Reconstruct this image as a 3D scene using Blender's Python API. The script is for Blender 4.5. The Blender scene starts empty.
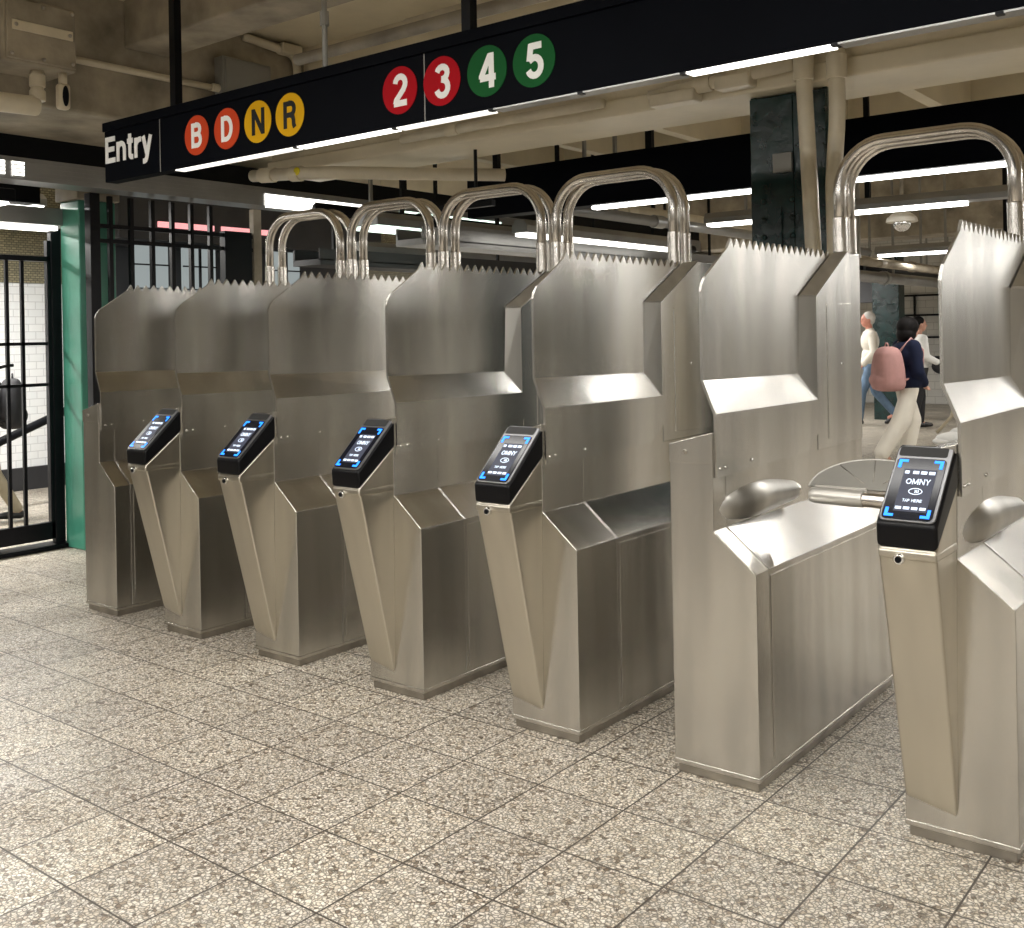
import bpy, bmesh, math, random
from mathutils import Vector, Matrix
random.seed(7)
PI = math.pi
SC = bpy.context.scene
COL = SC.collection

# ------------------------------------------------------------------ materials
def mat(name):
    m = bpy.data.materials.new(name); m.use_nodes = True
    nt = m.node_tree
    return m, nt, nt.nodes['Principled BSDF']

def lk(nt, a, b): nt.links.new(a, b)

def coords(nt, scale=(1, 1, 1), loc=(0, 0, 0), kind='Object'):
    tc = nt.nodes.new('ShaderNodeTexCoord'); mp = nt.nodes.new('ShaderNodeMapping')
    mp.inputs['Scale'].default_value = scale; mp.inputs['Location'].default_value = loc
    lk(nt, tc.outputs[kind], mp.inputs['Vector']); return mp.outputs['Vector']

def noise(nt, vec, scale, detail=4, rough=.55):
    n = nt.nodes.new('ShaderNodeTexNoise'); n.inputs['Scale'].default_value = scale
    n.inputs['Detail'].default_value = detail; n.inputs['Roughness'].default_value = rough
    lk(nt, vec, n.inputs['Vector']); return n.outputs['Fac']

def ramp(nt, fac, stops, interp='LINEAR'):
    r = nt.nodes.new('ShaderNodeValToRGB'); cr = r.color_ramp; cr.interpolation = interp
    while len(cr.elements) < len(stops): cr.elements.new(.5)
    for e, (p, c) in zip(cr.elements, stops):
        e.position = p; e.color = (c[0], c[1], c[2], 1) if hasattr(c, '__len__') else (c, c, c, 1)
    lk(nt, fac, r.inputs['Fac']); return r.outputs['Color']

def mix(nt, fac, a, b, mode='MIX'):
    n = nt.nodes.new('ShaderNodeMix'); n.data_type = 'RGBA'; n.blend_type = mode
    if isinstance(fac, (int, float)): n.inputs[0].default_value = fac
    else: lk(nt, fac, n.inputs[0])
    for i, v in ((6, a), (7, b)):
        if isinstance(v, tuple): n.inputs[i].default_value = (*v, 1)
        else: lk(nt, v, n.inputs[i])
    return n.outputs[2]

def bump(nt, bs, h, strength, dist=.002):
    b = nt.nodes.new('ShaderNodeBump'); b.inputs['Strength'].default_value = strength
    b.inputs['Distance'].default_value = dist
    lk(nt, h, b.inputs['Height']); lk(nt, b.outputs['Normal'], bs.inputs['Normal'])

def paint(name, c, rough=.5, var=.12, scale=3, bumpy=0., metal=0., spec=.5):
    m, nt, bs = mat(name)
    v = coords(nt)
    n = noise(nt, v, scale, 6)
    lo = tuple(x * (1 - var) for x in c); hi = tuple(min(1, x * (1 + var)) for x in c)
    lk(nt, ramp(nt, n, [(.3, lo), (.7, hi)]), bs.inputs['Base Color'])
    bs.inputs['Roughness'].default_value = rough; bs.inputs['Metallic'].default_value = metal
    bs.inputs['Specular IOR Level'].default_value = spec
    if bumpy: bump(nt, bs, noise(nt, v, 14, 5), bumpy, .01)
    return m

def steel(name, c=(.64, .618, .575), rough=.26, aniso=.65, streak=1.5):
    m, nt, bs = mat(name)
    v = coords(nt, (9, 9, .9)); v2 = coords(nt, (1.4, 1.4, .8)); v3 = coords(nt, (300, 300, 2.5))
    n1 = noise(nt, v, 1.1, 1.5, .45); n2 = noise(nt, v2, 2.2, 1.5, .45)
    a = ramp(nt, n1, [(.3, tuple(x * (1 - .13 * streak) for x in c)), (.7, tuple(min(1, x * (1 + .08 * streak)) for x in c))], 'EASE')
    b = mix(nt, .35, a, ramp(nt, n2, [(.35, tuple(x * .8 for x in c)), (.65, c)], 'EASE'))
    lk(nt, b, bs.inputs['Base Color'])
    bs.inputs['Roughness'].default_value = rough
    bs.inputs['Metallic'].default_value = 1
    if aniso:
        ge = nt.nodes.new('ShaderNodeNewGeometry'); cx = nt.nodes.new('ShaderNodeVectorMath'); cx.operation = 'CROSS_PRODUCT'
        lk(nt, ge.outputs['Normal'], cx.inputs[0]); cx.inputs[1].default_value = (.02, .03, 1)
        nm = nt.nodes.new('ShaderNodeVectorMath'); nm.operation = 'NORMALIZE'; lk(nt, cx.outputs[0], nm.inputs[0])
        lk(nt, nm.outputs[0], bs.inputs['Tangent'])
        bs.inputs['Anisotropic'].default_value = aniso
        bs.inputs['Anisotropic Rotation'].default_value = .25
    return m

def glow(name, c, s):
    m, nt, bs = mat(name)
    bs.inputs['Base Color'].default_value = (.02, .02, .02, 1) if 'display' in name or 'led' in name else (.8, .8, .8, 1)
    bs.inputs['Emission Color'].default_value = (*c, 1); bs.inputs['Emission Strength'].default_value = s
    return m

def floor_mat():
    m, nt, bs = mat('terrazzo_tile')
    v = coords(nt)
    br = nt.nodes.new('ShaderNodeTexBrick'); br.offset = 0; br.squash = 1
    mp = coords(nt, (1, 1, 1), (.825 + .342 * 60, -1.545 + .3335 * 60, 0)); lk(nt, mp, br.inputs['Vector'])
    br.inputs['Scale'].default_value = 1; br.inputs['Brick Width'].default_value = .342
    br.inputs['Row Height'].default_value = .3335; br.inputs['Mortar Size'].default_value = .0038
    br.inputs['Mortar Smooth'].default_value = .3; br.inputs['Bias'].default_value = 0
    br.inputs['Color1'].default_value = (0, 0, 0, 1); br.inputs['Color2'].default_value = (1, 1, 1, 1)
    # stone chips
    wv = nt.nodes.new('ShaderNodeVectorMath'); wv.operation = 'ADD'
    wn = nt.nodes.new('ShaderNodeTexNoise'); wn.inputs['Scale'].default_value = 45
    lk(nt, v, wn.inputs['Vector'])
    sc = nt.nodes.new('ShaderNodeVectorMath'); sc.operation = 'SCALE'; sc.inputs['Scale'].default_value = .02
    lk(nt, wn.outputs['Color'], sc.inputs[0]); lk(nt, v, wv.inputs[0]); lk(nt, sc.outputs[0], wv.inputs[1])
    vo = nt.nodes.new('ShaderNodeTexVoronoi'); vo.inputs['Scale'].default_value = 78; vo.feature = 'DISTANCE_TO_EDGE'
    lk(nt, wv.outputs[0], vo.inputs['Vector'])
    vc = nt.nodes.new('ShaderNodeTexVoronoi'); vc.inputs['Scale'].default_value = 78
    lk(nt, wv.outputs[0], vc.inputs['Vector'])
    sep = nt.nodes.new('ShaderNodeSeparateColor'); lk(nt, vc.outputs['Color'], sep.inputs['Color'])
    chips = ramp(nt, sep.outputs[0], [(0, (.20, .155, .12)), (.06, (.42, .36, .29)), (.15, (.68, .62, .53)), (.55, (.86, .82, .74)), (1, (.95, .93, .88))])
    edge = ramp(nt, vo.outputs['Distance'], [(.03, .07), (.22, 1.)])
    c = mix(nt, .8, chips, edge, 'MULTIPLY')
    fine = ramp(nt, noise(nt, v, 210, 3), [(.36, .45), (.5, 1.)])
    c = mix(nt, .5, c, fine, 'MULTIPLY')
    patch = ramp(nt, noise(nt, v, 1.1, 4), [(.3, (.80, .765, .725)), (.7, (1, .975, .93))])
    c = mix(nt, 1., c, patch, 'MULTIPLY')
    tilev = ramp(nt, br.outputs['Color'], [(0, (.80, .785, .77)), (1, (1, .985, .95))])
    c = mix(nt, 1., c, tilev, 'MULTIPLY')
    c = mix(nt, br.outputs['Fac'], c, (.07, .058, .048))
    lk(nt, c, bs.inputs['Base Color'])
    rr = ramp(nt, noise(nt, v, 2.5, 5), [(.3, .34), (.7, .55)])
    lk(nt, rr, bs.inputs['Roughness']); bs.inputs['Specular IOR Level'].default_value = .5
    inv = nt.nodes.new('ShaderNodeMath'); inv.operation = 'SUBTRACT'; inv.inputs[0].default_value = 1
    lk(nt, br.outputs['Fac'], inv.inputs[1]); bump(nt, bs, inv.outputs[0], .5, .003)
    return m

def wall_tile(name, c1, c2, w, h, mort, axis):
    m, nt, bs = mat(name)
    tc = nt.nodes.new('ShaderNodeTexCoord'); s = nt.nodes.new('ShaderNodeSeparateXYZ'); k = nt.nodes.new('ShaderNodeCombineXYZ')
    lk(nt, tc.outputs['Object'], s.inputs[0]); lk(nt, s.outputs[axis], k.inputs[0]); lk(nt, s.outputs[2], k.inputs[1])
    br = nt.nodes.new('ShaderNodeTexBrick'); lk(nt, k.outputs[0], br.inputs['Vector'])
    br.inputs['Scale'].default_value = 1; br.inputs['Brick Width'].default_value = w; br.inputs['Row Height'].default_value = h
    br.inputs['Mortar Size'].default_value = .004; br.inputs['Color1'].default_value = (*c1, 1)
    br.inputs['Color2'].default_value = (*c2, 1); br.inputs['Mortar'].default_value = (*mort, 1)
    lk(nt, br.outputs['Color'], bs.inputs['Base Color']); bs.inputs['Roughness'].default_value = .25
    return m

M = {}
M['floor'] = floor_mat()
M['steel'] = steel('brushed_stainless_steel')
M['steel_plate'] = steel('stainless_sheet', (.68, .665, .63), .25, .6)
M['steel_bevel'] = steel('satin_lit_bevel', (.70, .69, .66), .5, .3)  # paler, rougher copy of the sheet steel so the recess bevel looks lit
M['hub'] = steel('satin_hub_steel', (.64, .625, .59), .36, 0)
M['shelf'] = steel('polished_steel_shelf', (.72, .71, .69), .2, .3, .6)
M['pod'] = steel('warm_brushed_steel', (.62, .58, .495), .34, .4, 1.2)
M['tube'] = steel('polished_tube_steel', (.80, .76, .71), .25, 0)
M['plinth'] = steel('scuffed_plinth_steel', (.46, .43, .385), .38, 0, 2)
M['chrome'] = steel('chrome', (.8, .8, .8), .12, 0)
M['cream'] = paint('cream_paint', (.72, .645, .49), .42, .10, 2.2, .35)
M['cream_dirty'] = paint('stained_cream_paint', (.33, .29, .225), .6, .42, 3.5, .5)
M['pipe'] = paint('cream_pipe_paint', (.68, .61, .47), .3, .10, 6, .15)
M['grey_box'] = paint('grey_enamel', (.26, .255, .235), .4, .08, 3)
M['grey_metal'] = paint('grey_metal', (.30, .30, .295), .32, .12, 4, metal=.5)
M['black'] = paint('black_enamel', (.004, .0045, .006), .38, .2, 4, spec=.15)
M['black_matte'] = paint('black_matte', (.008, .008, .010), .6, .2, 4, spec=.25)
M['sign_black'] = paint('sign_black', (.0022, .0028, .0048), .5, .15, 3, spec=.03)
M['fence'] = paint('black_fence_paint', (.005, .005, .007), .35, .2, 6, spec=.2)
M['green'] = paint('green_column_paint', (.055, .235, .165), .32, .22, 2.5, .12)
M['dark_green'] = paint('dark_green_paint', (.003, .022, .021), .25, .4, 7, .5)
M['white_letter'] = paint('white_letter', (.82, .82, .80), .5, .03)
M['orange'] = paint('orange_bullet', (.52, .055, .016), .6, .05, spec=.08)
M['yellow'] = paint('yellow_bullet', (.62, .34, .006), .6, .05, spec=.08)
M['red'] = paint('red_bullet', (.36, .004, .010), .6, .05, spec=.08)
M['bullet_green'] = paint('green_bullet', (.008, .085, .022), .6, .05, spec=.08)
M['reader'] = paint('reader_black', (.004, .004, .005), .36, .1, 5, spec=.2)
M['rim'] = paint('reader_grey_rim', (.17, .17, .175), .3, .05, 5, metal=.7)
M['glass'] = paint('screen_glass', (.008, .009, .015), .14, .05, spec=.25)
M['display'] = glow('display_dark', (.03, .04, .09), .6)
M['cyan'] = glow('cyan_led', (.005, .20, 1.), 2.6)
M['ui_white'] = glow('display_white', (.75, .85, 1.), 1.6)
M['ui_blue'] = glow('display_blue', (.2, .5, 1.), 1.4)
M['tile_left'] = wall_tile('white_wall_tile', (.86, .87, .87), (.80, .82, .83), .16, .08, (.62, .63, .64), 1)
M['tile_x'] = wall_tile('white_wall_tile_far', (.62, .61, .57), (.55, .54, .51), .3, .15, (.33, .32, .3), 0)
M['mosaic'] = wall_tile('beige_mosaic', (.34, .30, .19), (.22, .20, .13), .05, .025, (.12, .11, .08), 1)
M['dark_wall'] = paint('dark_wall', (.03, .03, .033), .5, .2)
M['mid_wall'] = paint('grey_beige_wall', (.20, .185, .155), .5, .12)
M['pale_wall'] = paint('pale_wall', (.50, .48, .44), .4, .06)
M['lamp'] = glow('fluorescent_white', (1., .98, .93), 7.)
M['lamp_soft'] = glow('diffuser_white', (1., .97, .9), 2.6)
M['lamp_dim'] = glow('diffuser_dim', (1., .96, .88), .9)
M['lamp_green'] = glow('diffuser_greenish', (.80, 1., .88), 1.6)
M['red_lit'] = glow('lit_red_strip', (1., .32, .36), .8)
M['ad_lit'] = glow('lit_display_window', (.75, .85, .85), .30)
M['yellow_tag'] = paint('yellow_tag', (.75, .62, .02), .5)
M['black_rubber'] = paint('black_rubber', (.01, .01, .01), .6)
M['skin'] = paint('skin', (.52, .28, .20), .5, .06)
M['skin_red'] = paint('ruddy_skin', (.60, .26, .19), .5, .06)
M['hair_dark'] = paint('dark_hair', (.006, .005, .005), .7, .3, 30, spec=.15)
M['hair_white'] = paint('white_hair', (.62, .60, .57), .6, .1, 30)
M['navy'] = paint('navy_cloth', (.008, .012, .035), .8, .15, 8, spec=.2)
M['cream_cloth'] = paint('cream_cloth', (.74, .70, .62), .8, .05, 6)
M['white_cloth'] = paint('white_cloth', (.78, .78, .76), .8, .05, 6)
M['denim'] = paint('denim', (.12, .19, .29), .8, .2, 14)
M['pink'] = paint('pink_canvas', (.46, .25, .235), .8, .10, 9)
M['black_cloth'] = paint('black_cloth', (.010, .010, .013), .7, .2, 9)
M['shoe_dark'] = paint('dark_shoe', (.012, .012, .014), .45)
M['khaki'] = paint('khaki_cloth', (.38, .33, .24), .8, .1)
M['guard'] = paint('smoky_guard_panel', (.36, .35, .32), .3, .06, 4, metal=.35)
M['sleeve_white'] = paint('pale_arm_sleeve', (.60, .58, .54), .35, .05, 5, metal=.55)

# ------------------------------------------------------------------ mesh tools
class MB:
    def __init__(s): s.bm = bmesh.new()
    def box(s, x0, x1, y0, y1, z0, z1):
        vs = [s.bm.verts.new((x, y, z)) for x in (x0, x1) for y in (y0, y1) for z in (z0, z1)]
        for f in ((0, 1, 3, 2), (4, 6, 7, 5), (0, 4, 5, 1), (2, 3, 7, 6), (0, 2, 6, 4), (1, 5, 7, 3)):
            s.bm.faces.new([vs[i] for i in f])
        return s
    def prism(s, pts, axis, a, b):
        # pts: polygon in the two other axes (kept in xyz order), extruded along axis from a to b
        def P(p, t):
            q = list(p); q.insert('xyz'.index(axis), t); return q
        A = [s.bm.verts.new(P(p, a)) for p in pts]; B = [s.bm.verts.new(P(p, b)) for p in pts]
        n = len(pts)
        s.bm.faces.new(A); s.bm.faces.new(B[::-1])
        for i in range(n): s.bm.faces.new([A[i], B[i], B[(i + 1) % n], A[(i + 1) % n]])
        return s
    def poly(s, pts): s.bm.faces.new([s.bm.verts.new(p) for p in pts]); return s
    def tube(s, path, r, n=14, caps=True):
        path = [Vector(p) for p in path]; rings = []
        rr = r if hasattr(r, '__len__') else [r] * len(path)
        t0 = (path[1] - path[0]).normalized()
        up = Vector((0, 0, 1)) if abs(t0.z) < .9 else Vector((0, 1, 0))
        u = t0.cross(up).normalized()
        for i, p in enumerate(path):
            if i == 0: t = t0
            elif i == len(path) - 1: t = (path[-1] - path[-2]).normalized()
            else: t = ((path[i + 1] - p).normalized() + (p - path[i - 1]).normalized()).normalized()
            u = (u - t * u.dot(t)).normalized(); w = t.cross(u)
            rings.append([s.bm.verts.new(p + (u * math.cos(k * 2 * PI / n) + w * math.sin(k * 2 * PI / n)) * rr[i]) for k in range(n)])
        for a, b in zip(rings, rings[1:]):
            for k in range(n): s.bm.faces.new([a[k], a[(k + 1) % n], b[(k + 1) % n], b[k]])
        if caps: s.bm.faces.new(rings[0][::-1]); s.bm.faces.new(rings[-1])
        return s
    def ball(s, c, rx, ry=None, rz=None, seg=14):
        ry = ry or rx; rz = rz or rx
        bmesh.ops.create_uvsphere(s.bm, u_segments=seg, v_segments=seg // 2 + 2, radius=1,
                                  matrix=Matrix.Translation(c) @ Matrix.Diagonal((rx, ry, rz, 1)))
        return s
    def build(s, name, m, parent=None, bevel=0., smooth=False, seg=2):
        bmesh.ops.recalc_face_normals(s.bm, faces=s.bm.faces)
        me = bpy.data.meshes.new(name); s.bm.to_mesh(me); s.bm.free()
        o = bpy.data.objects.new(name, me); COL.objects.link(o); me.materials.append(m)
        if parent: o.parent = parent
        if smooth:
            for p in me.polygons: p.use_smooth = True
        if bevel:
            b = o.modifiers.new('bevel', 'BEVEL'); b.width = bevel; b.segments = seg; b.limit_method = 'ANGLE'
            b.angle_limit = math.radians(25)
            if not smooth:
                for p in me.polygons: p.use_smooth = True
                w = o.modifiers.new('wn', 'WEIGHTED_NORMAL'); w.keep_sharp = False
        return o

def auto_smooth(o, ang=40):
    me = o.data
    for p in me.polygons: p.use_smooth = True
    bm = bmesh.new(); bm.from_mesh(me)
    for e in bm.edges:
        if len(e.link_faces) == 2 and e.calc_face_angle(0) > math.radians(ang): e.smooth = False
    bm.to_mesh(me); bm.free()
    return o

def empty(name, loc, label, cat, group=None, rz=0):
    o = bpy.data.objects.new(name, None); COL.objects.link(o); o.location = loc; o.rotation_euler.z = rz
    o.empty_display_size = .1
    o['label'] = label; o['category'] = cat
    if group: o['group'] = group
    return o

def tag(o, label, cat, group=None):
    o['label'] = label; o['category'] = cat
    if group: o['group'] = group
    return o

def struct(o): o['kind'] = 'structure'; return o

def copy_tree(o, parent=None):
    c = o.copy(); COL.objects.link(c); c.parent = parent
    for ch in list(o.children): copy_tree(ch, c)
    return c

def arc(c, r, a0, a1, n=8):
    return [(c[0] + r * math.cos(math.radians(a0 + (a1 - a0) * i / n)), c[1] + r * math.sin(math.radians(a0 + (a1 - a0) * i / n))) for i in range(n + 1)]

def earc(cx, cy, rx, ry, a0, a1, n=10):
    return [(cx + rx * math.cos(math.radians(a0 + (a1 - a0) * i / n)), cy + ry * math.sin(math.radians(a0 + (a1 - a0) * i / n))) for i in range(n + 1)]

# ------------------------------------------------------------------ lettering (own stroke glyphs)
W = .19; h = W / 2
GL = {
 'E': (.72, [[(h, 0), (h, 1)], [(h, 1 - h), (.66, 1 - h)], [(h, .52), (.61, .52)], [(h, h), (.68, h)]]),
 'n': (.68, [[(h, 0), (h, .74)], earc(.31, .42, .225, .24, 180, 0) + [(.535, 0)]]),
 't': (.42, [[(.17, .95), (.17, .2)] + earc(.28, .19, .11, .115, 180, 270, 4) + [(.38, .075)], [(.0, .68), (.37, .68)]]),
 'r': (.46, [[(h, 0), (h, .74)], earc(.36, .38, .275, .28, 180, 90, 6) + [(.44, .66)]]),
 'y': (.62, [[(.07, .74), (.31, .04)], [(.55, .74), (.29, -.06), (.24, -.15), (.15, -.185), (.05, -.185)]]),
 'B': (.76, [[(h, 0), (h, 1)], [(h, 1 - h), (.38, 1 - h)] + earc(.38, .727, .19, .188, 90, -90) + [(h, .54)],
             [(.36, .54)] + earc(.39, .312, .215, .227, 90, -90) + [(h, h)]]),
 'D': (.76, [[(h, 0), (h, 1)], [(h, 1 - h), (.3, 1 - h)] + earc(.3, .5, .33, .415, 90, -90, 14) + [(h, h)]]),
 'N': (.76, [[(h, 0), (h, 1)], [(.66, 0), (.66, 1)], [(.12, .93), (.63, .07)]]),
 'R': (.76, [[(h, 0), (h, 1)], [(h, 1 - h), (.4, 1 - h)] + earc(.4, .70, .2, .215, 90, -90) + [(h, .485)], [(.36, .5), (.52, .42), (.56, .28), (.57, .12), (.62, 0)]]),
 '2': (.62, [earc(.31, .70, .215, .215, 175, -20, 10) + [(.44, .5), (.13, .2), (.09, .08)], [(.03, h), (.58, h)]]),
 '3': (.62, [earc(.3, .73, .205, .185, 165, -80, 10) + [(.27, .545)], [(.27, .545)] + earc(.3, .30, .225, .235, 85, -165, 12)]),
 '4': (.64, [[(.46, 0), (.46, 1)], [(.42, .95), (.09, .36), (.09, .3)], [(.04, .3), (.62, .3)]]),
 '5': (.62, [[(.55, 1 - h), (.14, 1 - h)], [(.19, .98), (.12, .5)], [(.12, .5)] + earc(.3, .33, .225, .25, 125, -160, 14)]),
 'O': (.82, [earc(.4, .5, .32, .415, 0, 360, 24)]),
 'M': (.92, [[(h, 0), (h, 1)], [(.8, 0), (.8, 1)], [(.13, .93), (.44, .12)], [(.75, .93), (.44, .12)]]),
 'Y': (.72, [[(.08, 1), (.35, .45), (.62, 1)], [(.35, .5), (.35, 0)]]),
 'T': (.62, [[(.0, 1 - h), (.6, 1 - h)], [(.3, 1), (.3, 0)]]),
 'A': (.72, [[(.07, 0), (.35, .95), (.63, 0)], [(.17, .28), (.53, .28)]]),
 'P': (.7, [[(h, 0), (h, 1)], [(h, 1 - h), (.36, 1 - h)] + earc(.36, .69, .2, .225, 90, -90) + [(h, .465)]]),
 'H': (.76, [[(h, 0), (h, 1)], [(.66, 0), (.66, 1)], [(h, .52), (.66, .52)]]),
 ' ': (.4, []),
}
def text_into(mb, s, org, right, up, nrm, size, thick=.002, xs=1., track=.0, center=False, sw=W):
    org, right, up, nrm = map(Vector, (org, right, up, nrm))
    tot = sum(GL[c][0] * xs + track for c in s) - track - .08 * xs
    x = -tot / 2 if center else 0
    for c in s:
        adv, strokes = GL[c]
        for si, st in enumerate(strokes):
            pts = [Vector((p[0] * xs, p[1])) for p in st]
            L = []; R = []
            for i, p in enumerate(pts):
                if i == 0: t = pts[1] - pts[0]; k = 1
                elif i == len(pts) - 1: t = pts[-1] - pts[-2]; k = 1
                else:
                    a = (p - pts[i - 1]).normalized(); b = (pts[i + 1] - p).normalized(); t = a + b
                    k = min(1.6, 1 / max(.4, math.sqrt(max(.01, (1 + a.dot(b)) / 2))))
                t = t.normalized(); nn = Vector((-t.y, t.x)) * (sw / 2) * k
                L.append(p + nn); R.append(p - nn)
            e = .00006 * si
            def P(q, d): return org + right * ((q.x + x) * size) + up * (q.y * size) + nrm * d
            for i in range(len(pts) - 1):
                q = [L[i], L[i + 1], R[i + 1], R[i]]
                f = [mb.bm.verts.new(P(v, thick + e)) for v in q]; b = [mb.bm.verts.new(P(v, 0)) for v in q]
                mb.bm.faces.new(f)
                for j in range(4): mb.bm.faces.new([f[j], b[j], b[(j + 1) % 4], f[(j + 1) % 4]])
        x += adv * xs + track
    return mb

# ------------------------------------------------------------------ camera
cam = bpy.data.cameras.new('camera'); co = bpy.data.objects.new('camera', cam); COL.objects.link(co)
A = math.radians(38.3); S = .0185
co.matrix_world = Matrix.Translation((0, 0, 1.55)) @ Matrix.Rotation(A, 4, 'Z') @ Matrix.Rotation(PI / 2, 4, 'X') @ Matrix.Rotation(-S, 4, 'Z')
cam.sensor_width = 36; cam.sensor_fit = 'HORIZONTAL'; cam.lens = 1050 / 1024 * 36
cam.shift_y = -129 / 1024; cam.clip_start = .05; cam.clip_end = 200
SC.camera = co

# ------------------------------------------------------------------ setting
struct(MB().box(-16, 7, -7, 23, -.2, 0).build('floor', M['floor']))
struct(MB().box(-16, 7, -7, 23, 3.7, 3.9).build('ceiling', M['cream']))
struct(MB().box(-16, 7, -7.2, -7, 0, 3.7).build('wall_back', M['mid_wall']))
struct(MB().box(5.5, 5.7, -7, 23, 0, 3.7).build('wall_right', M['pale_wall']))
struct(MB().box(-16, 7, 21.9, 22.1, 0, 3.7).build('wall_far', M['tile_x']))
struct(MB().box(-11.2, -11, -7, 22, 0, 3.7).build('wall_left', M['tile_left']))
struct(MB().box(-11, -10.97, -7, 21.9, 0, .24).build('baseboard_left', M['dark_wall']))
struct(MB().box(-11, -10.98, -7, 21.9, 2.2, 3.7).build('trim_1', M['mosaic']))
# a partition that carries the gate: from behind the camera up to the gate
struct(MB().box(-7.85, -7.7, -7, 2.9, 0, 3.7).build('wall_gate', M['mid_wall']))
# beams
struct(MB().box(-7.15, -6.0, -7, 5.2, 2.95, 3.72).build('trim_2', M['cream_dirty'], bevel=.02))
rb = MB().box(-6.4, 5.5, 5.17, 5.62, 2.88, 3.72).box(-6.4, 5.5, 5.13, 5.66, 2.80, 2.90)
struct(rb.build('trim_3', M['cream'], bevel=.015))
struct(MB().box(-6.0, 5.5, 3.70, 4.02, 3.40, 3.72).build('trim_4', M['cream_dirty'], bevel=.02))
struct(MB().box(-6.0, 5.5, 1.0, 1.3, 3.2, 3.72).build('trim_5', M['cream'], bevel=.02))
k = MB()
for i in range(12): k.box(-6.4 + i * 1.0, -6.3 + i * 1.0, 5.66, 8.9, 3.2, 3.72)
struct(k.build('trim_6', M['cream']))
struct(MB().box(-9, 5.5, 8.9, 9.5, 2.9, 3.72).build('trim_7', M['cream'], bevel=.02))
struct(MB().box(-9, 5.5, 14, 14.6, 2.75, 3.72).build('trim_8', M['cream_dirty'], bevel=.02))

# soffit band above the fence (runs in depth)
so = empty('soffit_band', (-7.0, 3.4, 2.65), 'long grooved grey metal soffit band running above the black bar fence', 'soffit')
g = MB().box(-.16, .08, -5.4, 9.6, 0, .15)
for zz in (.03, .06, .09, .12): g.box(.08, .084, -5.4, 9.6, zz, zz + .004)
g.build('metal_band', M['grey_metal'], so)
MB().box(-.16, .06, -5.4, 9.6, .15, .30).build('black_fascia', M['black'], so)
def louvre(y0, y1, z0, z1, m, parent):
    g = MB().box(.085, .092, y0, y1, z0, z1).build('lit_or_reflection_panel', m, parent)
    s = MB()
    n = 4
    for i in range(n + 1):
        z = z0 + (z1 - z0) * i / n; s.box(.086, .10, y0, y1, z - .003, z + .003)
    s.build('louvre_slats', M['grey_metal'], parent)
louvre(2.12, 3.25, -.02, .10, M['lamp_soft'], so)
louvre(-.10, -.02, .02, .12, M['lamp_soft'], so); louvre(.03, .11, .02, .12, M['lamp_soft'], so)  # small glowing panels stand in for lamp reflections on the shiny band
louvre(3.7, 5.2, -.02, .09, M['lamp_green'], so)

# gate header
gh = empty('gate_header', (-7.7, 3.4, 2.44), 'grey metal header beam over the black bar gate with lit underside', 'header')
MB().box(-.1, .1, -1.5, .83, 0, .13).build('header_beam', M['grey_metal'], gh, bevel=.006)
MB().box(-.06, .08, -1.4, .72, -.035, -.005).build('light_strip', M['lamp_soft'], gh)
MB().box(-.12, .06, -1.5, .6, .16, .29).build('upper_rail', M['black'], gh, bevel=.004)

fl = empty('ceiling_light', (-7.25, 2.95, 2.53), 'short black framed light hanging at the left edge under the grey soffit', 'ceiling light')
MB().box(-.1, .1, -.6, .62, .0, .09).build('housing', M['black'], fl, bevel=.01)
MB().box(-.085, .085, -.58, .58, -.02, -.001).build('diffuser', M['lamp'], fl, bevel=.006)

# green column beside gate
cg = empty('steel_column', (-7.505, 4.3, 0), 'glossy green painted column between the black gate and the fence', 'column')
MB().box(-.135, .135, -.15, .15, 0, 2.62).build('shaft', M['green'], cg, bevel=.012)
MB().box(-.16, .16, -.175, .175, 2.62, 2.95).build('cap_block', M['cream_dirty'], cg, bevel=.01)

# ------------------------------------------------------------------ gate
gt = empty('bar_gate', (-7.7, 3.5, 0), 'black barred exit gate standing beside the green column', 'gate')
MB().box(-.03, .03, .59, .67, .03, 2.42).build('gate_post', M['fence'], gt, bevel=.006)
MB().box(-.025, .025, .56, .59, .08, 2.33).box(-.025, .025, -.35, .59, 2.17, 2.21).box(-.025, .025, -.35, .59, .07, .20)\
    .build('gate_frame', M['fence'], gt, bevel=.004)
for y in (-.15, .03, .26, .375):
    MB().box(-.012, .012, y - .012, y + .012, .2 if y > .2 else .2, 2.18).build('bar', M['fence'], gt)
for z in (1.55, 1.24):
    MB().box(-.012, .012, -.35, .56, z - .012, z + .012).build('cross_rail', M['fence'], gt)
g = MB(); g.tube([(0, .03 + .27 + .24 * math.cos(a), 1.24 + .155 * math.sin(a)) for a in [PI - i * PI / 2 / 10 for i in range(11)]], .012, 8)
g.build('curved_handle', M['fence'], gt, smooth=True)
MB().box(-.10, .10, -.6, .70, 0, .035).build('threshold', M['black'], gt, bevel=.01)

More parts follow.
